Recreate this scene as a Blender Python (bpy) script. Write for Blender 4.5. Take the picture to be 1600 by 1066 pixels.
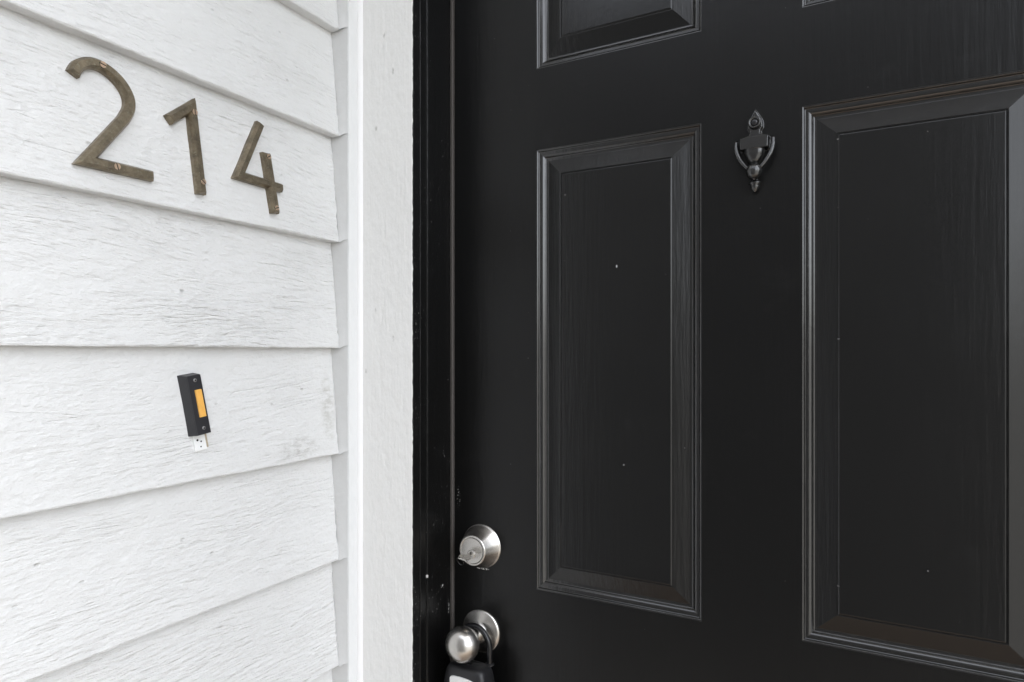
import bpy, math, random
from mathutils import Vector, noise
random.seed(7)
scene = bpy.context.scene
for o in list(bpy.data.objects):
    bpy.data.objects.remove(o)

# ------------------------------------------------------------------ camera, sky, sun, exposure
DD = 0.858855            # camera to door face, metres
CZ = 1.33                # camera height
cam = bpy.data.cameras.new('camera')
cam.sensor_width = 36.0
cam.lens = 1019.0 / 1600.0 * 36.0
cam.shift_y = 17.0 / 1600.0
cam.clip_start = 0.02
cam.clip_end = 2000
cam_ob = bpy.data.objects.new('camera', cam)
scene.collection.objects.link(cam_ob)
cam_ob.location = (0, -DD, CZ)
cam_ob.rotation_euler = (math.radians(90), 0, math.atan2(557, 1019))
scene.camera = cam_ob

SUN_EL, SUN_AZ = 60.0, 126.0     # azimuth measured from -Y towards +X; the veiled sun stands behind the house
world = bpy.data.worlds.new('World')
scene.world = world
world.use_nodes = True
wn = world.node_tree
wn.nodes.clear()
wo = wn.nodes.new('ShaderNodeOutputWorld')
wb = wn.nodes.new('ShaderNodeBackground')
ws = wn.nodes.new('ShaderNodeTexSky')
ws.sky_type = 'NISHITA'
ws.sun_disc = False
ws.sun_elevation = math.radians(SUN_EL)
ws.sun_rotation = math.radians(180 - SUN_AZ)
ws.air_density = 1.0
ws.dust_density = 3.0
ws.ozone_density = 0.6
wh = wn.nodes.new('ShaderNodeHueSaturation')      # hazy white cloud cover
wh.inputs['Saturation'].default_value = 0.24
wn.links.new(ws.outputs[0], wh.inputs['Color'])
wn.links.new(wh.outputs[0], wb.inputs[0])
wb.inputs[1].default_value = 0.15
wn.links.new(wb.outputs[0], wo.inputs[0])

sl = bpy.data.lights.new('sun', 'SUN')
sl.energy = 0.9
sl.angle = math.radians(15)
sl.color = (1.0, 0.97, 0.93)
sun = bpy.data.objects.new('sun', sl)
scene.collection.objects.link(sun)
sd = Vector((math.sin(math.radians(SUN_AZ)) * math.cos(math.radians(SUN_EL)),
             -math.cos(math.radians(SUN_AZ)) * math.cos(math.radians(SUN_EL)),
             math.sin(math.radians(SUN_EL))))
sun.rotation_euler = sd.to_track_quat('Z', 'Y').to_euler()

vs = scene.view_settings
vs.view_transform = 'Standard'
vs.look = 'None'
vs.exposure = 2.44
vs.gamma = 1.0
vs.use_curve_mapping = False
scene.cycles.max_bounces = 8
scene.cycles.diffuse_bounces = 5

# ------------------------------------------------------------------ materials
class NT:
    def __init__(self, name):
        self.m = bpy.data.materials.new(name)
        self.m.use_nodes = True
        self.t = self.m.node_tree
        self.b = self.t.nodes['Principled BSDF']
        self.geo = self.t.nodes.new('ShaderNodeNewGeometry')
        self.pos = self.geo.outputs['Position']
    def n(self, typ, **kw):
        nd = self.t.nodes.new(typ)
        for k, v in kw.items():
            setattr(nd, k, v)
        return nd
    def link(self, a, b):
        self.t.links.new(a, b)
    def put(self, sock, v):
        if hasattr(v, 'is_output'):
            self.link(v, sock)
        else:
            sock.default_value = v
    def scale(self, s, src=None, off=(0, 0, 0)):
        nd = self.n('ShaderNodeMapping')
        self.link(src or self.pos, nd.inputs['Vector'])
        nd.inputs['Scale'].default_value = s
        nd.inputs['Location'].default_value = off
        return nd.outputs[0]
    def noise(self, vec, scale=1.0, detail=3.0, rough=0.5, dist=0.0):
        nd = self.n('ShaderNodeTexNoise')
        self.link(vec, nd.inputs['Vector'])
        nd.inputs['Scale'].default_value = scale
        nd.inputs['Detail'].default_value = detail
        nd.inputs['Roughness'].default_value = rough
        nd.inputs['Distortion'].default_value = dist
        return nd
    def voro(self, vec, scale):
        nd = self.n('ShaderNodeTexVoronoi')
        self.link(vec, nd.inputs['Vector'])
        nd.inputs['Scale'].default_value = scale
        return nd
    def math(self, op, a, b=0.0, c=0.0, clamp=False):
        nd = self.n('ShaderNodeMath', operation=op)
        nd.use_clamp = clamp
        self.put(nd.inputs[0], a)
        self.put(nd.inputs[1], b)
        self.put(nd.inputs[2], c)
        return nd.outputs[0]
    def ramp(self, v, lo, hi, a=0.0, b=1.0):
        nd = self.n('ShaderNodeMapRange')
        nd.clamp = True
        self.put(nd.inputs['Value'], v)
        nd.inputs['From Min'].default_value = lo
        nd.inputs['From Max'].default_value = hi
        nd.inputs['To Min'].default_value = a
        nd.inputs['To Max'].default_value = b
        return nd.outputs[0]
    def mix(self, f, a, b):
        nd = self.n('ShaderNodeMix', data_type='RGBA')
        self.put(nd.inputs[0], f)
        self.put(nd.inputs[6], a)
        self.put(nd.inputs[7], b)
        return nd.outputs[2]
    def bump(self, h, dist, strength=1.0, prev=None):
        nd = self.n('ShaderNodeBump')
        self.put(nd.inputs['Height'], h)
        nd.inputs['Distance'].default_value = dist
        nd.inputs['Strength'].default_value = strength
        if prev:
            self.link(prev, nd.inputs['Normal'])
        return nd.outputs[0]
    def sep(self):
        nd = self.n('ShaderNodeSeparateXYZ')
        self.link(self.pos, nd.inputs[0])
        return nd.outputs
    def blob(self, cy, cz, ry, rz, axes=(1, 2)):
        """soft elliptical mask around a world point"""
        s = self.sep()
        a = self.math('DIVIDE', self.math('SUBTRACT', s[axes[0]], cy), ry)
        b = self.math('DIVIDE', self.math('SUBTRACT', s[axes[1]], cz), rz)
        r = self.math('ADD', self.math('MULTIPLY', a, a), self.math('MULTIPLY', b, b))
        return self.ramp(r, 1.0, 0.15)
    def done(self, col, rough, metal=0.0, normal=None, spec=None):
        self.put(self.b.inputs['Base Color'], col)
        self.put(self.b.inputs['Roughness'], rough)
        self.put(self.b.inputs['Metallic'], metal)
        if spec is not None:
            self.put(self.b.inputs['Specular IOR Level'], spec)
        if normal:
            self.link(normal, self.b.inputs['Normal'])
        return self.m

def c3(r, g, b):
    return (r, g, b, 1.0)

def mat_siding():
    t = NT('painted rough sawn siding')
    oi = t.n('ShaderNodeObjectInfo')
    rnd = oi.outputs['Random']
    s = t.sep()
    seed = t.math('MULTIPLY', rnd, 37.0)
    def vec(ky, kz, z, add=0.0):
        cb = t.n('ShaderNodeCombineXYZ')
        t.link(t.math('ADD', seed, add), cb.inputs[0])
        t.link(t.math('MULTIPLY', s[1], ky), cb.inputs[1])
        t.link(t.math('MULTIPLY', z, kz), cb.inputs[2])
        return cb.outputs[0]
    # gentle drift of the grain, different on every board
    w = t.noise(vec(2.6, 9, s[2]), 1.0, 1.0)
    w2 = t.noise(vec(13, 34, s[2], 5), 1.0, 1.0)
    slope = t.math('MULTIPLY', t.math('MULTIPLY', t.math('SUBTRACT', t.math('FRACT', t.math('MULTIPLY', rnd, 7.3)), .5), .10), s[1])
    zz = t.math('ADD', t.math('ADD', s[2], slope), t.math('ADD', t.math('MULTIPLY', t.math('SUBTRACT', w.outputs[0], .5), .045),
                                    t.math('MULTIPLY', t.math('SUBTRACT', w2.outputs[0], .5), .006)))
    fine = t.noise(vec(60, 400, zz, 1), 1.0, 3.0, .6)
    mid = t.noise(vec(30, 210, zz, 2), 1.0, 2.0, .5)
    crack = t.noise(vec(4.5, 62, zz, 3), 1.0, 2.0, .5)
    daub = t.noise(t.scale((150, 120, 190)), 1.0, 4.0, .6)
    lump = t.noise(t.scale((60, 32, 60)), 1.0, 2.0)
    rough = t.math('ADD', .22, t.math('MULTIPLY', t.math('FRACT', t.math('MULTIPLY', rnd, 3.1)), .75))
    patch = t.math('MULTIPLY', rough, t.ramp(t.noise(vec(6, 15, s[2], 8), 1.0, 2.0).outputs[0], .34, .64, .35, 1.25))
    h = t.math('ADD', t.math('MULTIPLY', fine.outputs[0], .85), t.math('MULTIPLY', t.ramp(mid.outputs[0], .32, .58), .75))
    h = t.math('MULTIPLY', h, patch)
    gate = t.ramp(t.noise(vec(9, 26, s[2], 12), 1.0, 2.0).outputs[0], .54, .62)
    near = t.math('ABSOLUTE', t.math('SUBTRACT', crack.outputs[0], .5))
    fis = t.math('MULTIPLY', t.ramp(near, .016, .004), gate)
    line = t.math('SUBTRACT', 1.0, fis)
    h = t.math('ADD', h, t.math('MULTIPLY', line, .22))
    nrm = t.bump(h, .0021, .85)
    nrm = t.bump(daub.outputs[0], .0026, .65, nrm)
    nrm = t.bump(lump.outputs[0], .0040, .45, nrm)
    v = t.voro(t.scale((30, 22, 34)), 1.0)
    sc = t.n('ShaderNodeSeparateColor'); t.link(v.outputs['Color'], sc.inputs[0])
    pit = t.math('MULTIPLY', t.math('GREATER_THAN', sc.outputs[0], .80), t.ramp(v.outputs['Distance'], .075, .03))
    nrm = t.bump(t.math('SUBTRACT', 1.0, pit), .0016, .7, nrm)
    tone = t.noise(t.scale((6, 6, 10)), 1.0, 4.0)
    base = t.mix(tone.outputs[0], c3(.690, .695, .690), c3(.725, .73, .728))
    deep = t.math('MULTIPLY', t.math('ADD', t.ramp(mid.outputs[0], .42, .28), t.math('MULTIPLY', t.ramp(fine.outputs[0], .44, .32), .7)), patch)
    base = t.mix(t.math('MULTIPLY', deep, .09), base, c3(.40, .39, .36))
    base = t.mix(t.math('MULTIPLY', fis, .05), base, c3(.30, .29, .27))
    base = t.mix(t.math('MULTIPLY', pit, .35), base, c3(.34, .33, .31))
    # scuffs on the board beside the bell, near its end
    sm = t.noise(t.scale((60, 60, 120)), 1.0, 5.0, .7)
    sc1 = t.math('MULTIPLY', t.blob(-.142, CZ - .085, .016, .060), t.ramp(sm.outputs[0], .40, .60))
    sc2 = t.math('MULTIPLY', t.blob(-.20, CZ - .135, .045, .018), t.ramp(sm.outputs[0], .44, .64))
    sc3 = t.math('MULTIPLY', t.blob(-.185, CZ - .04, .03, .02), t.ramp(sm.outputs[0], .52, .7))
    base = t.mix(t.math('MULTIPLY', sc1, .42), base, c3(.30, .29, .24))
    base = t.mix(t.math('MULTIPLY', sc2, .50), base, c3(.26, .25, .22))
    base = t.mix(t.math('MULTIPLY', sc3, .28), base, c3(.28, .27, .25))
    return t.done(base, .5, 0, nrm)

def mat_white(name, vert=True, chips=True, col=(.80, .80, .785)):
    t = NT(name)
    g = t.noise(t.scale((260, 260, 22)), 1.0, 3.0, .6)
    d = t.noise(t.scale((110, 110, 60)), 1.0, 3.0)
    nrm = t.bump(g.outputs[0], .0012, .6)
    nrm = t.bump(d.outputs[0], .0026, .6, nrm)
    base = t.mix(t.noise(t.scale((5, 5, 5)), 1.0, 3.0).outputs[0], c3(*[x * .985 for x in col]), c3(*[min(.88, x * 1.015) for x in col]))
    if chips:
        v = t.voro(t.scale((60, 60, 26)), 1.0)
        sc = t.n('ShaderNodeSeparateColor'); t.link(v.outputs['Color'], sc.inputs[0])
        m = t.math('MULTIPLY', t.math('GREATER_THAN', sc.outputs[0], .80), t.ramp(v.outputs['Distance'], .17, .08))
        m = t.math('MULTIPLY', m, t.ramp(t.noise(t.scale((180, 180, 120)), 1.0, 3.0).outputs[0], .42, .58))
        base = t.mix(t.math('MULTIPLY', m, .55), base, c3(.30, .29, .27))
        nrm = t.bump(t.math('SUBTRACT', 1.0, m), .0008, .6, nrm)
    return t.done(base, .5, 0, nrm)

def mat_black(name, chips=0.0, grain=(150, 150, 9), rough=.30, marks=(), spec=.34, gb=.0009):
    t = NT(name)
    g = t.noise(t.scale(grain), 1.0, 4.0, .6)
    d = t.noise(t.scale((70, 70, 70)), 1.0, 3.0)
    nrm = t.bump(g.outputs[0], gb, .42)
    nrm = t.bump(d.outputs[0], .0008, .14, nrm)
    tone = t.noise(t.scale((4, 4, 3)), 1.0, 4.0)
    base = t.mix(tone.outputs[0], c3(.0030, .0030, .0031), c3(.0052, .0052, .0051))
    # sparse pale specks of dust and paint spatter
    p = t.sep()
    cb = t.n('ShaderNodeCombineXYZ')
    t.link(t.math('ADD', p[0], p[1]), cb.inputs[0]); t.link(p[2], cb.inputs[1])
    v = t.n('ShaderNodeTexVoronoi', voronoi_dimensions='2D')
    t.link(cb.outputs[0], v.inputs['Vector']); v.inputs['Scale'].default_value = 34.0
    sc = t.n('ShaderNodeSeparateColor'); t.link(v.outputs['Color'], sc.inputs[0])
    rad = t.math('ADD', .010, t.math('MULTIPLY', t.math('POWER', sc.outputs[1], 3.0), .030))
    m = t.math('MULTIPLY', t.math('GREATER_THAN', sc.outputs[0], .955), t.math('LESS_THAN', v.outputs['Distance'], rad))
    base = t.mix(t.math('MULTIPLY', m, t.math('ADD', .12, t.math('MULTIPLY', t.math('POWER', sc.outputs[2], 2.0), .6))), base, c3(.42, .41, .40))
    fl = t.noise(t.scale((330, 330, 330)), 1.0, 3.0, .6)
    for (cy, cz, ry, rz, axs, lo) in marks:
        mk = t.math('MULTIPLY', t.ramp(t.blob(cy, cz, ry, rz, axs), .1, .4), t.ramp(fl.outputs[0], lo, lo + .05))
        base = t.mix(mk, base, c3(.62, .61, .59))
    sm = t.noise(t.scale((16, 16, 16), off=(3, 1, 2)), 1.0, 5.0, .65)
    smear = t.ramp(sm.outputs[0], .60, .75)
    base = t.mix(t.math('MULTIPLY', smear, .022), base, c3(.2, .2, .2))
    if chips:
        ch = t.noise(t.scale((420, 420, 170)), 1.0, 3.0, .65)
        where = t.ramp(t.noise(t.scale((12, 12, 9)), 1.0, 2.0).outputs[0], .45, .62)
        cm = t.math('MULTIPLY', t.ramp(ch.outputs[0], .66 - chips * .06, .70 - chips * .06), where)
        base = t.mix(t.math('MULTIPLY', cm, .8), base, c3(.55, .54, .52))
        nrm = t.bump(ch.outputs[0], .0008, .5, nrm)
    rg = t.math('ADD', rough - .05, t.math('MULTIPLY', t.noise(t.scale((9, 9, 9)), 1.0, 4.0).outputs[0], .10))
    return t.done(base, rg, 0, nrm, spec)

def mat_plain(name, col, rough=.5, metal=0.0, var=.1, sc=80.0, bump=.0):
    t = NT(name)
    nz = t.noise(t.scale((sc, sc, sc)), 1.0, 4.0, .6)
    base = t.mix(nz.outputs[0], c3(*[x * (1 - var) for x in col]), c3(*[min(1, x * (1 + var)) for x in col]))
    nrm = t.bump(nz.outputs[0], bump, .6) if bump else None
    return t.done(base, rough, metal, nrm)

def mat_bronze():
    t = NT('aged bronze')
    nz = t.noise(t.scale((70, 70, 70)), 1.0, 5.0, .7)
    n2 = t.noise(t.scale((350, 350, 350)), 1.0, 3.0, .6)
    base = t.mix(t.ramp(nz.outputs[0], .35, .65), c3(.145, .120, .085), c3(.285, .238, .165))
    base = t.mix(t.ramp(n2.outputs[0], .58, .72), base, c3(.28, .26, .19))
    nrm = t.bump(n2.outputs[0], .0004, .5)
    rg = t.ramp(nz.outputs[0], .3, .7, .48, .32)
    return t.done(base, rg, .75, nrm)

def mat_steel():
    t = NT('brushed nickel')
    n2 = t.noise(t.scale((500, 500, 500)), 1.0, 2.0)
    t.b.inputs['Anisotropic'].default_value = .5
    return t.done(t.mix(n2.outputs[0], c3(.56, .54, .51), c3(.64, .62, .59)), .27, 1.0)

M = dict(
    siding=mat_siding(),
    trim=mat_white('painted casing board'),
    corner=mat_white('painted corner board', chips=False, col=(.715, .725, .725)),
    caulk=mat_plain('paintable caulk', (.80, .80, .80), .42, 0, .02, 120, .0008),
    filler=mat_plain('grey painted caulk', (.60, .605, .60), .55, 0, .04, 60, .0012),
    black=mat_black('black door paint', marks=((-.520, CZ - .2986 - .0348, .013, .0015, (0, 2), .48), (-.565, CZ - .23, .003, .020, (0, 2), .58))),
    panel=mat_black('black panel enamel', rough=.24, spec=.50, gb=.0007, marks=(
        (-.305, CZ + .118, .0010, .0022, (0, 2), .3),)),
    mould=mat_black('black glossy moulding enamel', rough=.16, spec=1.0, gb=.0004),
    jamb=mat_black('black jamb paint', chips=-.35, rough=.30, spec=.42, marks=(
        (-.858855 + .7945, CZ - .3354, .0018, .0026, (1, 2), .36), (-.858855 + .832, CZ - .361, .0036, .0030, (1, 2), .46), (-.858855 + .85, CZ - .40, .002, .012, (1, 2), .54))),
    edge=mat_black('black brushed edge paint', chips=.45, rough=.42),
    rubber=mat_plain('taupe weatherstrip', (.065, .058, .053), .6, 0, .12, 40),
    bronze=mat_bronze(),
    brass=mat_plain('copper brass screw', (.62, .46, .33), .38, .7, .15, 300),
    steel=mat_steel(),
    dullsteel=mat_plain('dull steel screw', (.30, .30, .30), .45, .8, .1, 300),
    tan=mat_plain('tan plate edge shadow', (.42, .36, .26), .8, 0, .2, 300),  # brown shadow beside the bell plate, given as a colour
    dark=mat_plain('dark slot', (.02, .018, .015), .7),
    plastic=mat_plain('black plastic', (.022, .022, .025), .42, 0, .1, 200, .0002),
    amber=mat_plain('amber plastic', (.80, .43, .10), .35, 0, .16, 160),
    platew=mat_plain('white metal plate', (.86, .87, .865), .45, 0, .03, 200, .0003),
    iron=mat_plain('painted cast iron', (.009, .009, .009), .19, 0, .1, 240, .0007),
    vinyl=mat_plain('black vinyl shell', (.014, .014, .0155), .38, 0, .1, 400, .0003),
    shack=mat_plain('black coated steel', (.008, .008, .009), .18, 0, .1, 100),
    sticker=mat_plain('white label', (.80, .80, .79), .4, 0, .02, 60),
    glass=mat_plain('peephole lens', (.02, .02, .022), .08),
    floor=mat_plain('tan porch concrete', (.27, .21, .16), .8, 0, .12, 14, .002),
    ceil=mat_plain('white porch ceiling', (.82, .81, .79), .7, 0, .04, 5),
    ground=mat_plain('worn paving', (.20, .195, .18), .95, 0, .3, 3),
    grey=mat_plain('dark grey added wall', (.10, .10, .10), .6, 0, .06, 20),
    alum=mat_plain('aluminium threshold', (.5, .48, .45), .4, .9, .05, 60),
)

M['iron'].node_tree.nodes['Principled BSDF'].inputs['Specular IOR Level'].default_value = 1.0

# ------------------------------------------------------------------ building helpers
def link(o):
    scene.collection.objects.link(o)
    return o

def thing(name, label, cat, loc, group=None):
    o = link(bpy.data.objects.new(name, None))
    o.empty_display_size = .05
    o.location = loc
    o['label'] = label
    o['category'] = cat
    if group:
        o['group'] = group
    return o

def wloc(o):
    v = Vector(o.location)
    while o.parent:
        o = o.parent
        v = v + Vector(o.location)
    return v

def mesh(name, verts, faces, mat, parent=None, smooth=False, bevel=0, seg=2, auto=None):
    """verts in world coordinates; children are stored relative to their parent"""
    off = wloc(parent) if parent else Vector((0, 0, 0))
    me = bpy.data.meshes.new(name)
    me.from_pydata([tuple(Vector(v) - off) for v in verts], [], faces)
    me.validate()
    me.materials.append(M[mat])
    if smooth:
        me.polygons.foreach_set('use_smooth', [True] * len(me.polygons))
    o = link(bpy.data.objects.new(name, me))
    o.parent = parent
    if bevel:
        b = o.modifiers.new('bevel', 'BEVEL')
        b.width = bevel
        b.segments = seg
        b.limit_method = 'ANGLE'
        b.angle_limit = math.radians(35)
    me.update()
    return o

def box_vf(x0, x1, y0, y1, z0, z1):
    v = [(x, y, z) for x in (x0, x1) for y in (y0, y1) for z in (z0, z1)]
    f = [(0, 1, 3, 2), (4, 6, 7, 5), (0, 4, 5, 1), (2, 3, 7, 6), (0, 2, 6, 4), (1, 5, 7, 3)]
    return v, f

def box(name, b, mat, parent=None, bevel=0, seg=2):
    v, f = box_vf(*b)
    return mesh(name, v, f, mat, parent, bevel=bevel, seg=seg)

def join(*parts):
    V, F = [], []
    for v, f in parts:
        n = len(V)
        V += list(v)
        F += [tuple(i + n for i in q) for q in f]
    return V, F

def lathe_vf(prof, origin, axis='y', n=48, cap=True):
    """prof: (radius, distance) pairs; axis 'y' runs towards -Y (out of the door), 'z' upwards, 'x' towards +X"""
    V, F = [], []
    ox, oy, oz = origin
    for r, p in prof:
        for k in range(n):
            a = 2 * math.pi * k / n
            c, s = r * math.cos(a), r * math.sin(a)
            if axis == 'y':
                V.append((ox + c, oy - p, oz + s))
            elif axis == 'x':
                V.append((ox + p, oy + c, oz + s))
            else:
                V.append((ox + c, oy + s, oz + p))
    for i in range(len(prof) - 1):
        for k in range(n):
            a, b = i * n + k, i * n + (k + 1) % n
            F.append((a, b, b + n, a + n))
    if cap:
        F.append(tuple(range(n)))
        F.append(tuple(range((len(prof) - 1) * n, len(prof) * n)))
    return V, F

def tube_vf(pts, rad, n=10, closed=False):
    V, F = [], []
    P = [Vector(p) for p in pts]
    m = len(P)
    prevn = None
    for i, p in enumerate(P):
        if closed:
            t = P[(i + 1) % m] - P[i - 1]
        else:
            t = P[min(i + 1, m - 1)] - P[max(i - 1, 0)]
        t.normalize()
        if prevn is None:
            a = Vector((0, 0, 1)) if abs(t.z) < .9 else Vector((0, 1, 0))
            nn = t.cross(a).normalized()
        else:
            nn = (prevn - t * prevn.dot(t)).normalized()
        prevn = nn
        bb = t.cross(nn)
        r = rad[i] if isinstance(rad, (list, tuple)) else rad
        for k in range(n):
            q = 2 * math.pi * k / n
            V.append(tuple(p + nn * math.cos(q) * r + bb * math.sin(q) * r))
    for i in range(m if closed else m - 1):
        for k in range(n):
            a, b = i * n + k, i * n + (k + 1) % n
            j = ((i + 1) % m) * n
            F.append((a, b, j + (k + 1) % n, j + k))
    if not closed:
        F.append(tuple(range(n))[::-1])
        F.append(tuple(range((m - 1) * n, m * n)))
    return V, F

def W(dist):               # camera-distance coordinate to world Y
    return dist - DD

# ------------------------------------------------------------------ setting: ground, porch floor and ceiling
g = box('ground', (-400, 400, -400, 400, -.40, -.17), 'ground'); g['kind'] = 'structure'
fl = box('porch_floor', (-.735, 1.75, -1.20, .0, -.169, 0.0), 'floor', bevel=.01); fl['kind'] = 'structure'
ce = box('porch_ceiling', (-.735, .55, -.95, .12, 2.66, 2.80), 'ceil'); ce['kind'] = 'structure'  # unseen porch ceiling; its reach is set to shape the sky light

# ------------------------------------------------------------------ the side wall of lap siding
XB, XT = -.6960, -.7118          # face of a board at its butt and where the next one covers it
PITCH = .1587
Z0 = CZ + .0057
YEND = W(.7330)
def face_x(z):
    """front of the siding at height z"""
    k = math.floor((z - Z0) / PITCH)
    q = (z - (Z0 + k * PITCH)) / PITCH
    return XB + (XT - XB) * q

side = thing('siding_wall', 'white painted lap siding wall with rough sawn boards carrying the bronze numbers', 'wall', (-.72, -.35, 0))
def board_mesh(k, parent):
    zb = Z0 + k * PITCH
    zt = min(zb + PITCH + .022, 2.659)
    inview = -4 <= k <= 3
    ys = []
    y = -.62
    while y < YEND - 1e-6:
        ys.append(y)
        y += (.0035 if (inview and y > -.60) else .12)
    ys.append(YEND)
    rows = 34 if inview else 4
    slope = (XT - XB) / PITCH
    V, F = [], []
    ny = len(ys)
    seed = k * 3.7
    for j, y in enumerate(ys):
        wob = noise.noise((y * 22, seed, 0)) * .0009 + noise.noise((y * 90, seed, 4)) * .0005
        gap = max(0.0, noise.noise((y * 14, seed, 11)) - .12) * .006
        prof = [(XB - .0165 + gap, zb + wob * .3 + .0003), (XB - .0022, zb + wob), (XB - .0007, zb + wob + .0006), (XB, zb + wob + .0022)]
        for r in range(1, rows + 1):
            z = zb + .0022 + (zt - zb - .0022) * r / rows
            prof.append((XB + slope * (z - zb), z))
        for i, (x, z) in enumerate(prof):
            yy = y
            if inview and i > 2:
                x += (noise.noise((y * 7, z * 30, seed)) * .0007 + noise.noise((y * 45, z * 110, seed)) * .00035)
            if j == ny - 1:
                yy += noise.noise((seed, z * 160, 9)) * .0022 + noise.noise((seed, z * 420, 5)) * .0012
                if i > 3:
                    x -= .0006
            if j == ny - 2 and inview:
                x += .0004
            V.append((x, yy, z))
    m = rows + 4
    for j in range(ny - 1):
        for i in range(m - 1):
            a = j * m + i
            F.append((a, a + m, a + m + 1, a + 1))
    # closed back and ends
    n0 = len(V)
    V += [(-.735, ys[0], zb), (-.735, ys[0], zt), (-.735, ys[-1], zb), (-.735, ys[-1], zt)]
    F.append((n0, n0 + 1, n0 + 3, n0 + 2))
    F.append(tuple([n0] + list(range(0, m)) + [n0 + 1]))
    F.append(tuple([n0 + 2, n0 + 3] + list(range((ny - 1) * m + m - 1, (ny - 1) * m - 1, -1))))
    return mesh('siding_board', V, F, 'siding', parent, smooth=False)

for k in range(-9, 9):
    if Z0 + k * PITCH < -.12:
        continue
    b = board_mesh(k, side)
    # caulk run between the board's end and the corner board, one per course
    zb, zt = Z0 + k * PITCH, min(Z0 + (k + 1) * PITCH, 2.659)
    V, F = [], []
    nz = 26
    for i in range(nz + 1):
        z = zb + (zt - zb) * i / nz
        fx = XB + (XT - XB) * (z - zb) / PITCH
        j1 = noise.noise((k * 5.1, z * 120, 2)) * .0016 + noise.noise((k * 5.1, z * 30, 6)) * .0012
        up = .0 if i else .0
        lip = .0025 * math.exp(-i / 1.4)
        V += [(fx - .004, YEND + .0006 - lip, z), (fx + .0035, YEND + .0016 + j1 - lip, z),
              (-.6900, W(.7375) + j1 * .6 - lip * .8, z + .003), (-.6818 - .0007, W(.7392), z + .0045)]
    for i in range(nz):
        for q in range(3):
            a = i * 4 + q
            F.append((a, a + 1, a + 5, a + 4))
    mesh('caulk_joint', V, F, 'filler', b, smooth=True)

box('outer_corner_board', (-.76, -.686, -.645, -.6195, .0, 2.659), 'corner', side, bevel=.002)
# corner board flat on the entry wall, its edge standing proud of the casing
cb = box('corner_board', (-.735, -.6818, W(.7387), W(.80), .0, 2.659), 'corner', side, bevel=.0012)

# unseen wall added behind the camera to darken the door's reflections; open beyond it
far = thing('added_reflection_wall', 'grey wall added out of view to darken the reflections in the front door', 'wall', (-1.2, -2.07, -.17))
for k in range(19):
    z0 = k * .164
    box('siding_board', (-3.2, .72, -2.14, -2.00 - .004 * (k % 2), z0 - .17, z0 - .007), 'grey', far, bevel=.004)

# ------------------------------------------------------------------ entry wall, door frame
JX = -.579
DR = .3187                     # right edge of the door
JR = DR + .006
entry = thing('entry_wall', 'white siding wall around the black front door', 'wall', (.9, .1, 0))
box('wall_core', (-.735, JX - .05, W(.80), .14, 0, 2.659), 'corner', entry)
box('wall_core', (JR + .05, 2.40, W(.80), .14, 0, 2.659), 'corner', entry)
box('wall_core', (JX - .05, JR + .05, W(.80), .14, 2.10, 2.659), 'corner', entry)
for k in range(-9, 9):
    zb = Z0 + k * PITCH
    if zb < -.12:
        continue
    zt = min(zb + PITCH + .02, 2.659)
    zb2 = max(zb, .0)
    for (xa, xb_) in ((JR + .098, 2.40),) if zb < 2.06 else ((-.575 , 2.40),):
        V = [(xa, W(.80), zb2), (xb_, W(.80), zb2), (xb_, W(.769), zb2), (xa, W(.769), zb2),
             (xa, W(.80), zt), (xb_, W(.80), zt), (xb_, W(.769) + .020, zt), (xa, W(.769) + .020, zt)]
        F = [(0, 3, 2, 1), (4, 5, 6, 7), (3, 7, 6, 2), (0, 4, 7, 3), (1, 2, 6, 5), (0, 1, 5, 4)]
        mesh('siding_board', V, F, 'siding', entry)

frame = thing('door_frame', 'white casing with black jamb around the black front door', 'door frame', (JX, W(.80), 0))
def casing_board(xa, xb_, jit_side, z0, z1):
    """front board of the casing: one ragged painted edge towards the black jamb"""
    V, F = [], []
    n = 420
    for i in range(n + 1):
        z = z0 + (z1 - z0) * i / n
        j = noise.noise((1.3, z * 190, 0)) * .0009 + noise.noise((4.3, z * 60, 0)) * .0006
        a, b = (xa, xb_ + j) if jit_side > 0 else (xa + j, xb_)
        V += [(a, W(.7628) + .0012, z), (a + .0012, W(.7628), z), (b - .0010, W(.7628), z), (b, W(.7628) + .0008, z), (b, W(.776), z), (a, W(.776), z)]
    for i in range(n):
        for q in range(6):
            a = i * 6 + q
            a2 = i * 6 + (q + 1) % 6
            F.append((a, a2, a2 + 6, a + 6))
    F.append((0, 1, 2, 3, 4, 5)); F.append(tuple(n * 6 + q for q in range(6)))
    return mesh('casing_board', V, F, 'trim', frame)
casing_board(-.6765, JX - .0030, 1, 0, 2.16)
casing_board(JR + .0030, JR + .097, -1, 0, 2.16)
box('head_casing', (JX - .0030, JR + .0030, W(.7628), W(.776), 2.062, 2.16), 'trim', frame, bevel=.001)
# bead of caulk between casing and corner board
V, F = [], []
n = 300
for i in range(n + 1):
    z = 2.659 * i / n
    j = noise.noise((9.3, z * 70, 0)) * .0004
    j2 = noise.noise((2.3, z * 55, 7)) * .0004
    V += [(-.6832, W(.7560) + .001, z), (-.6815, W(.7566) + j, z), (-.6789 + j, W(.7594), z), (-.6760 + j2, W(.7622), z), (-.6752 + j2, W(.7640), z)]
for i in range(n):
    for q in range(4):
        a = i * 5 + q
        F.append((a, a + 1, a + 6, a + 5))
mesh('caulk_bead', V, F, 'caulk', frame, smooth=True)

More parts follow.
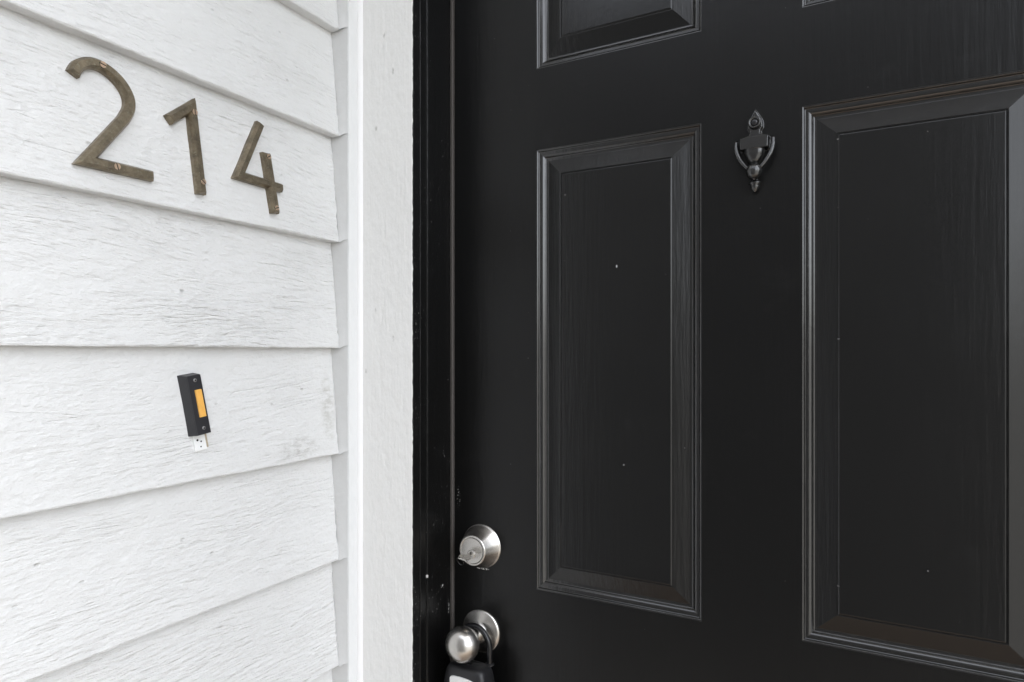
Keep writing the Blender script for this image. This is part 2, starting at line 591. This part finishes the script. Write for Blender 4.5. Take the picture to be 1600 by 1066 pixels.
# jamb: three strips on each side and on the head, stepping in towards the door
def jamb_leg(s):
    X0 = JX if s > 0 else JR
    def bx(name, d, y0, y1, mat, bev):
        xs = sorted((X0 - s * .05, X0 + s * d))
        return box(name, (xs[0], xs[1], W(y0), W(y1), .0, 2.062), mat, frame, bevel=bev)
    bx('casing_edge', -.0018, .7634, .7782, 'edge', .0008)
    bx('jamb_bead', -.0006, .7784, .7935, 'jamb', .0012)
    bx('jamb', .0010, .7937, .8560, 'jamb', .0020)
    xs = sorted((X0 + s * .0008, X0 + s * .0062))
    bxo = box('weatherstrip', (xs[0], xs[1], W(.8535), W(.8590) + .004, .0, 2.05), 'rubber', frame, bevel=.0018, seg=3)
    xs = sorted((X0 - s * .05, X0 + s * .0004))
    box('rear_jamb', (xs[0], xs[1], W(.8562), .14, .0, 2.062), 'jamb', frame)
jamb_leg(1)
jamb_leg(-1)
box('head_jamb', (JX, JR, W(.7634), .14, 2.040, 2.0615), 'jamb', frame, bevel=.001)
box('threshold', (JX - .02, JR + .02, W(.77), .14, .0005, .018), 'alum', frame, bevel=.004)

# ------------------------------------------------------------------ the door
DL, DT, DB = JX + .0055, 2.034, .022
door = thing('front_door', 'black painted six panel front door with nickel lock and small knocker', 'door', (-.13, .02, DB))
PL = [(-.4287, -.1897), (-.0705, .1685)]
PZ = [(.235, .845), (CZ - .3492, CZ + .2965), (CZ + .4156, 1.915)]
# slab: front skin with six openings, plus sides and back
xs = [DL, PL[0][0], PL[0][1], PL[1][0], PL[1][1], DR]
zs = [DB, PZ[0][0], PZ[0][1], PZ[1][0], PZ[1][1], PZ[2][0], PZ[2][1], DT]
V, F = [], []
for z in zs:
    for x in xs:
        V.append((x, 0.0, z))
for i in range(len(zs) - 1):
    for j in range(len(xs) - 1):
        if i % 2 == 1 and j in (1, 3):
            continue
        a = i * 6 + j
        F.append((a, a + 1, a + 7, a + 6))
n0 = len(V)
rimpts = [(xs[0], zs[0]), (xs[-1], zs[0]), (xs[-1], zs[-1]), (xs[0], zs[-1])]
V += [(x, 0.0, z) for x, z in rimpts] + [(x, .044, z) for x, z in rimpts]
for q in range(4):
    F.append((n0 + q, n0 + 4 + q, n0 + 4 + (q + 1) % 4, n0 + (q + 1) % 4))
F.append((n0 + 4, n0 + 5, n0 + 6, n0 + 7))
mesh('door_slab', V, F, 'black', door)

PROF_M = [(0, 0), (.0006, .00006), (.0012, .00025), (.0018, .0006), (.0024, .00115), (.0029, .0019), (.0032, .0026), (.0037, .0030), (.0066, .0031),
          (.0076, .0033), (.0088, .0038), (.0100, .0047), (.0110, .0058), (.0118, .0069), (.0126, .0076), (.0136, .0080), (.0148, .0081), (.0160, .0081)]
PROF_F = [(.0160, .0081), (.0166, .0080), (.0376, .0012), (.0380, .0016), (.0386, .0016), (.0394, .0010), (.0404, .0004), (.0412, .0002), (.0420, .0002)]
def rings_vf(x0, x1, z0, z1, prof, fill):
    V, F = [], []
    for ins, dep in prof:
        V += [(x0 + ins, dep, z0 + ins), (x1 - ins, dep, z0 + ins), (x1 - ins, dep, z1 - ins), (x0 + ins, dep, z1 - ins)]
    for i in range(len(prof) - 1):
        for q in range(4):
            a, b = i * 4 + q, i * 4 + (q + 1) % 4
            F.append((a, b, b + 4, a + 4))
    if fill:
        n = (len(prof) - 1) * 4
        F.append((n, n + 1, n + 2, n + 3))
    return V, F
for zi, (z0, z1) in enumerate(PZ):
    for xi, (x0, x1) in enumerate(PL):
        v, f = rings_vf(x0, x1, z0, z1, PROF_F, True)
        pn = mesh('panel', v, f, 'panel', door)
        v, f = rings_vf(x0, x1, z0, z1, PROF_M, False)
        mesh('panel_moulding', v, f, 'mould', pn)

# deadbolt
DBX, DBZ = -.5225, CZ - .2986
bolt = mesh('deadbolt', *lathe_vf([(.0335, -.0005), (.0335, .0018), (.0325, .0024), (.0318, .0030), (.0232, .0272), (.0226, .0284), (.0216, .0290), (.0196, .0290), (.0192, .0280)], (DBX, 0, DBZ), n=72), 'steel', door, smooth=True)
mesh('lock_cylinder', *lathe_vf([(.0189, .020), (.0189, .0279), (.0185, .0283), (.0070, .0283)], (DBX, 0, DBZ), n=64), 'steel', bolt, smooth=False)
kx, kz = DBX - .0010, DBZ - .0055
mesh('key_plug', *lathe_vf([(.0066, .0284), (.0066, .0296), (.0058, .0301), (.0048, .0301)], (kx, 0, kz), n=36), 'steel', bolt)
box('keyway', (kx - .0011, kx + .0011, -.0306, -.0298, kz - .0040, kz + .0040), 'dark', bolt)

# knob
KX, KZ = -.5225, CZ - .4289
knob = mesh('door_knob', *lathe_vf([(.0100, -.0005), (.0325, -.0005), (.0330, .0010), (.0326, .0030), (.0310, .0042), (.0290, .0052), (.0170, .0085), (.0140, .0100), (.0126, .0125), (.0122, .0200), (.0122, .0280), (.0132, .0330)], (KX, 0, KZ), n=72), 'steel', door, smooth=True)
prof = []
for i in range(25):
    a = math.radians(-62 + i * (152 / 24))
    prof.append((max(.0003, 0.0258 * math.cos(a) ** .92), .0555 + .0240 * math.sin(a) * (1.0 if a < 0 else .86)))
mesh('knob_ball', *lathe_vf(prof, (KX, 0, KZ), n=72), 'steel', knob, smooth=True)

# knocker
NX = -.1235
kn = thing('x', 'x', 'x', (NX, 0, CZ + .25)); kn.name = 'door_knocker'
for q in ('label', 'category'):
    del kn[q]
kn.parent = door
kn.location = Vector((NX, 0, CZ + .25)) - wloc(door)
def outline_prism(pts, y0, y1, inset=0.0):
    """closed outline in (x, z) given thickness from y0 (back) to y1 (front)"""
    n = len(pts)
    V = [(x, y0, z) for x, z in pts]
    cx = sum(p[0] for p in pts) / n
    cz = sum(p[1] for p in pts) / n
    V += [(x, y1 + .25 * (y0 - y1), z) for x, z in pts]
    V += [(x + (cx - x) * inset, y1, z + (cz - z) * inset) for x, z in pts]
    F = []
    for lay in range(2):
        for i in range(n):
            a, b = lay * n + i, lay * n + (i + 1) % n
            F.append((a, b, b + n, a + n))
    F.append(tuple(range(n)))
    F.append(tuple(range(2 * n, 3 * n)))
    return V, F
zc = CZ + .2465                  # middle of the knocker
def sym(pts):
    return [(NX + x, zc + z) for x, z in pts] + [(NX - x, zc + z) for x, z in reversed(pts) if abs(x) > 1e-6]
top = sym([(0, .0545), (.0028, .0505), (.0050, .0465), (.0078, .0420), (.0092, .0370), (.0090, .0315), (.0064, .0275), (.0070, .0255), (.0060, .0235), (.0078, .0215), (.0175, .0185), (.0178, .0150), (0, .0150)])
mesh('knocker_plate', *outline_prism(top, .0, -.0065, .12), 'iron', kn, bevel=.0008)
mesh('peephole_ring', *lathe_vf([(.0078, .004), (.0078, .0095), (.0070, .0112), (.0056, .0112), (.0048, .0090), (.0010, .0088)], (NX, 0, zc + .0370), n=32), 'iron', kn, smooth=True)
mesh('peephole_lens', *lathe_vf([(.0044, .0088), (.0038, .0102), (.0022, .0110), (.0005, .0112)], (NX, 0, zc + .0370), n=24), 'glass', kn, smooth=True)
# hinge bar between the two arms
bar = sym([(.0172, .0172), (.0172, .0030), (.0158, .0020), (0, .0020)])
bar = [(NX - .0172, zc + .0172)] + [(NX - .009, zc + .0188), (NX + .009, zc + .0188)] + [(NX + .0172, zc + .0172), (NX + .0168, zc + .0040), (NX + .0155, zc + .0030), (NX - .0155, zc + .0030), (NX - .0168, zc + .0040)]
mesh('hinge_bar', *outline_prism(bar, .0, -.0150, .05), 'iron', kn, bevel=.0008)
# urn under the bar
urn = [(.0122, .0032), (.0128, .0012), (.0124, -.003), (.0106, -.0075), (.0085, -.0120), (.0058, -.0150), (.0050, -.0165), (.0066, -.0178), (.0070, -.0190), (.0050, -.0202)]
v, f = lathe_vf([(r, z) for r, z in urn], (NX, -.0025, zc), axis='z', n=28)
v = [(x, max(-.0175, y * 1.0 - .004) if y < 0 else .0, z) for x, y, z in v]
mesh('urn', v, f, 'iron', kn, smooth=True)
# striker: two arms sweeping to a ball
for s in (-1, 1):
    pts, rad = [], []
    for i in range(15):
        t = i / 14
        x = .0212 * (1 - t ** 2.1) + .0062 * t
        pts.append((NX + s * x, -.0085 - .0065 * t, zc + .0165 - .0385 * t))
        rad.append(.0023 + .0007 * math.sin(t * math.pi))
    mesh('striker_arm', *tube_vf(pts, rad, 10), 'iron', kn, smooth=True)
ball = [(.0004, -.0105), (.0050, -.0094), (.0085, -.0055), (.0098, 0), (.0088, .0052), (.0058, .0088), (.0004, .0102)]
v, f = lathe_vf(ball, (NX, -.0125, zc - .0245), axis='z', n=28)
mesh('striker_ball', v, f, 'iron', kn, smooth=True)
fin = [(.0045, -.0320), (.0040, -.0345), (.0072, -.0365), (.0078, -.0382), (.0052, -.0396), (.0056, -.0412), (.0050, -.0435), (.0030, -.0472), (.0004, -.0498)]
v, f = lathe_vf(fin, (NX, -.0045, zc), axis='z', n=24)
mesh('finial', v, f, 'iron', kn, smooth=True)

# ------------------------------------------------------------------ key left in the deadbolt
key = thing('key', 'silver key on a small wire ring left in the deadbolt', 'key', (kx, -.0300, kz))
kb = [(-.0030, -.0298), (-.0030, -.0390), (-.0078, -.0425), (-.0088, -.0500), (-.0065, -.0555), (.0065, -.0555), (.0088, -.0500), (.0078, -.0425), (.0030, -.0390), (.0030, -.0298)]
zk = kz + .0005
# bow lies nearly level, turned a little clockwise
V, F = [], []
tilt = math.radians(-8)
for dz in (-.0011, .0011):
    for x, y in kb:
        V.append((kx + x * math.cos(tilt), y, zk + dz + x * math.sin(tilt)))
nk = len(kb)
F = [tuple(range(nk)), tuple(range(nk, 2 * nk))[::-1]] + [(i, (i + 1) % nk, nk + (i + 1) % nk, nk + i) for i in range(nk)]
mesh('key_bow', V, F, 'steel', key, bevel=.0004)
pts = []
for i in range(28):
    a = 2 * math.pi * i / 28
    pts.append((kx - .0040 + .0052 * math.sin(a), -.0520 - .0030 * math.cos(a), zk - .0050 + .0062 * math.cos(a)))
mesh('split_ring', *tube_vf(pts, .0007, 8, True), 'shack', key, smooth=True)

# ------------------------------------------------------------------ lock box hanging on the knob
LX = -.5215
lb = thing('lock_box', 'black key lock box with white label hanging from the round door knob', 'lock box', (LX, -.035, CZ - .57))
pts = []
YS = -.0225
for i in range(6):
    pts.append((LX + .0262, YS, CZ - .4700 + .036 * i / 5 - .01))
for i in range(1, 16):
    a = math.pi * i / 16
    pts.append((LX + .0262 * math.cos(a), YS, CZ - .4440 + .0305 * math.sin(a)))
for i in range(6):
    pts.append((LX - .0262, YS, CZ - .4440 - .036 * i / 5))
mesh('shackle', *tube_vf(pts, .0044, 14), 'shack', lb, smooth=True)
# body: rounded shoulders lofted down
V, F = [], []
secs = [(-.4636, .0040, .0020), (-.4638, .0200, .0090), (-.4640, .0240, .0110), (-.4648, .0285, .0145), (-.4675, .0312, .0172), (-.4720, .0332, .0190), (-.480, .0352, .0203), (-.495, .0372, .0212), (-.53, .0380, .0215), (-.575, .0380, .0215), (-.582, .0365, .0205), (-.584, .0335, .0180)]
YC = -.0375
ns = 40
for z, hw, hd in secs:
    for q in range(ns):
        a = 2 * math.pi * q / ns
        c, s = math.cos(a), math.sin(a)
        e = .42
        V.append((LX + hw * math.copysign(abs(c) ** e, c), YC + hd * math.copysign(abs(s) ** e, s), CZ + z))
for i in range(len(secs) - 1):
    for q in range(ns):
        a, b = i * ns + q, i * ns + (q + 1) % ns
        F.append((a, b, b + ns, a + ns))
F.append(tuple(range(ns))); F.append(tuple(range((len(secs) - 1) * ns, len(secs) * ns)))
mesh('lock_body', V, F, 'vinyl', lb, smooth=True)
mesh('shackle_collar', *lathe_vf([(.0070, -.0005), (.0070, .0012), (.0056, .0018)], (LX + .0262, YS, CZ - .4655), axis='z', n=24), 'vinyl', lb)
# label plate, curved top corners
pts = [(-.0215, -.0), (-.0215, -.070), (.0215, -.070), (.0215, -.002), (.0190, .0012), (.010, .0028), (-.004, .0036), (-.016, .0030), (-.0200, .0018)]
V, F = outline_prism([(LX + .001 + x, CZ - .4795 + z) for x, z in pts], YC - .0150, YC - .0222, .01)
mesh('label_plate', V, F, 'sticker', lb, bevel=.0006)

# ------------------------------------------------------------------ house numbers
def stroke_vf(pts, hw, hb, depth, lift=0.0):
    """sweep a chamfered bar along a (y, z) line on the siding face, mitred at the bends"""
    P = [Vector(p) for p in pts]
    n = len(P)
    V, F = [], []
    rows = [(hw, -.004), (hw, depth * .55), (hb, depth)]
    for i, p in enumerate(P):
        d0 = (P[i] - P[i - 1]).normalized() if i else (P[1] - P[0]).normalized()
        d1 = (P[i + 1] - P[i]).normalized() if i < n - 1 else d0
        n0 = Vector((-d0.y, d0.x)); n1 = Vector((-d1.y, d1.x))
        m = (n0 + n1).normalized()
        k = min(1 / max(.2, m.dot(n0)), 3.6)
        ring = []
        e = 0.0
        for sgn in (-1, 1):
            for w_, dp in (rows if sgn < 0 else rows[::-1]):
                q = p + m * (sgn * w_ * k)
                if i == 0:
                    q = q + d0 * ((hw - w_) * .8)
                if i == n - 1:
                    q = q - d0 * ((hw - w_) * .8)
                ring.append((face_x(q.y + 0.0) + dp + lift, q.x, q.y))
        V += ring
    for i in range(n - 1):
        for q in range(5):
            a = i * 6 + q
            F.append((a, a + 1, a + 7, a + 6))
    F.append(tuple(range(6))); F.append(tuple(range((n - 1) * 6, n * 6)))
    return V, F

def P2(y, z):
    return (W(y), CZ + z)

def catmull(pts, per=6):
    out = []
    n = len(pts)
    for i in range(n - 1):
        p0, p1, p2, p3 = [Vector(pts[max(0, min(n - 1, i + d))]) for d in (-1, 0, 1, 2)]
        for s in range(per):
            t = s / per
            out.append(tuple(.5 * ((2 * p1) + (p2 - p0) * t + (2 * p0 - 5 * p1 + 4 * p2 - p3) * t * t + (3 * p1 - p0 - 3 * p2 + p3) * t ** 3)))
    out.append(tuple(pts[-1]))
    return out

def screw(parent, y, z, depth, ang, r=.0036):
    yy, zz = W(y), CZ + z
    x = face_x(zz) + depth
    V, F = lathe_vf([(r, -.001), (r, .0003), (r * .9, .0006)], (x, yy, zz), axis='x', n=20)
    so = mesh('screw', V, F, 'dark', parent)
    # two raised halves leave the slot between them
    for s in (-1, 1):
        pts = []
        for i in range(9):
            a = math.radians(-78 + 156 * i / 8)
            u, w_ = r * .95 * math.cos(a) * s, r * .95 * math.sin(a)
            ca, sa = math.cos(ang), math.sin(ang)
            pts.append((u * ca - w_ * sa, u * sa + w_ * ca))
        V = [(x + .0004, yy + a, zz + b) for a, b in pts] + [(x + .0013, yy + a * .93, zz + b * .93) for a, b in pts]
        n = len(pts)
        F = [tuple(range(n)), tuple(range(n, 2 * n))] + [(i, (i + 1) % n, n + (i + 1) % n, n + i) for i in range(n)]
        mesh('screw_head', V, F, 'brass', so)

def numeral(digit, label, strokes, screws, base):
    t = thing('house_number', label, 'house number', (face_x(CZ + base[1]), W(base[0]), CZ + base[1]), 'bronze house numbers')
    parts = [stroke_vf([P2(*p) for p in s], .0058, .0031, .0100, .0005 * i) for i, s in enumerate(strokes)]
    V, F = join(*parts)
    mesh('digit', V, F, 'bronze', t)
    for y, z, a in screws:
        screw(t, y, z, .0100, a)

arc = catmull([(.3645, .2800), (.3700, .2905), (.3800, .2975), (.3915, .2993), (.4040, .2950), (.4145, .2860), (.4205, .2740), (.4200, .2620), (.4130, .2480)], 5)
numeral('2', 'bronze digit two, leftmost of the numbers on the white siding',
        [arc + [(.3720, .1935), (.4420, .1940)]], [(.3915, .2990, 1.4), (.400, .1936, .3)], (.405, .19))
numeral('1', 'bronze digit one between the two and the four on the white siding',
        [[(.4655, .2650), (.4955, .2905), (.5015, .1865)]], [(.4958, .2830, .2), (.5012, .2010, .9)], (.50, .187))
numeral('4', 'bronze digit four, nearest of the numbers to the white door casing',
        [[(.5960, .3010), (.5570, .2230), (.6250, .2215)], [(.6015, .2640), (.6105, .1840)]], [(.6020, .2580, 2.2), (.6095, .1910, 2.0)], (.605, .185))

# ------------------------------------------------------------------ door bell
BY0, BZ0 = .4912, -.0262
BY1, BZ1 = .5010, -.0985
bell = thing('door_bell', 'slim black door bell with amber button tilted on the white siding', 'door bell', (face_x(CZ - .098), W(.4935), CZ - .098))
ax = Vector((BY1 - BY0, BZ1 - BZ0)); L = ax.length; ax.normalize()
px = Vector((-ax.y, ax.x))               # towards the door
if px.x < 0:
    px = -px
def BL(u, w_, d):
    """u across, w_ down from the top, d out of the wall"""
    q = Vector((BY0, BZ0)) + px * u + ax * w_
    return (face_x(CZ + q.y) + d, W(q.x), CZ + q.y)
def bell_box(name, u0, u1, w0, w1, d0, d1, mat, parent, tap=0.0, bev=0.0):
    V = [BL(u0, w0, d0), BL(u1, w0, d0), BL(u1, w1, d0), BL(u0, w1, d0),
         BL(u0 + tap, w0 + tap * .5, d1), BL(u1 - tap * .5, w0 + tap * .5, d1), BL(u1 - tap * .5, w1 - tap * .5, d1), BL(u0 + tap, w1 - tap * .5, d1)]
    F = [(0, 1, 2, 3), (4, 5, 6, 7), (0, 1, 5, 4), (1, 2, 6, 5), (2, 3, 7, 6), (3, 0, 4, 7)]
    return mesh(name, V, F, mat, parent, bevel=bev)
hs = bell_box('bell_housing', -.0112, .0108, 0, L, -.002, .0135, 'plastic', bell, .0026, .0007)
bell_box('bell_rim', -.0082, -.0074, .0016, L - .0016, .0125, .0143, 'plastic', hs)
bell_box('bell_rim', .0084, .0092, .0016, L - .0016, .0125, .0143, 'plastic', hs)
bell_box('bell_button', -.0016, .0072, .0185, .0515, .0130, .0152, 'amber', bell, .0006, .0005)
for w_ in (.0075, L - .0085):
    c = BL(.0016, w_, .0130)
    so = mesh('screw', *lathe_vf([(.0022, 0), (.0022, .0007), (.0016, .0012)], c, axis='x', n=20), 'dullsteel', bell)
    c = BL(.0016, w_, .0143)
    mesh('screw_recess', *lathe_vf([(.0010, -.0003), (.0010, .0002)], c, axis='x', n=8), 'dark', so)
pl = bell_box('backing_plate', -.0070, .0085, L - .006, L + .0190, -.002, .0026, 'platew', bell, .0, .0005)
bell_box('plate_shadow_strip', .0087, .0118, L - .004, L + .0175, -.002, .0012, 'tan', bell)  # tan strip painted in for the shadow along the plate's right edge
for u, w_, r in ((-.0022, L + .006, .0013), (.0022, L + .0085, .0010), (.0008, L + .0145, .0009)):
    mesh('plate_hole', *lathe_vf([(r, -.0006), (r, .0003)], BL(u, w_, .0026), axis='x', n=10), 'dark', pl)
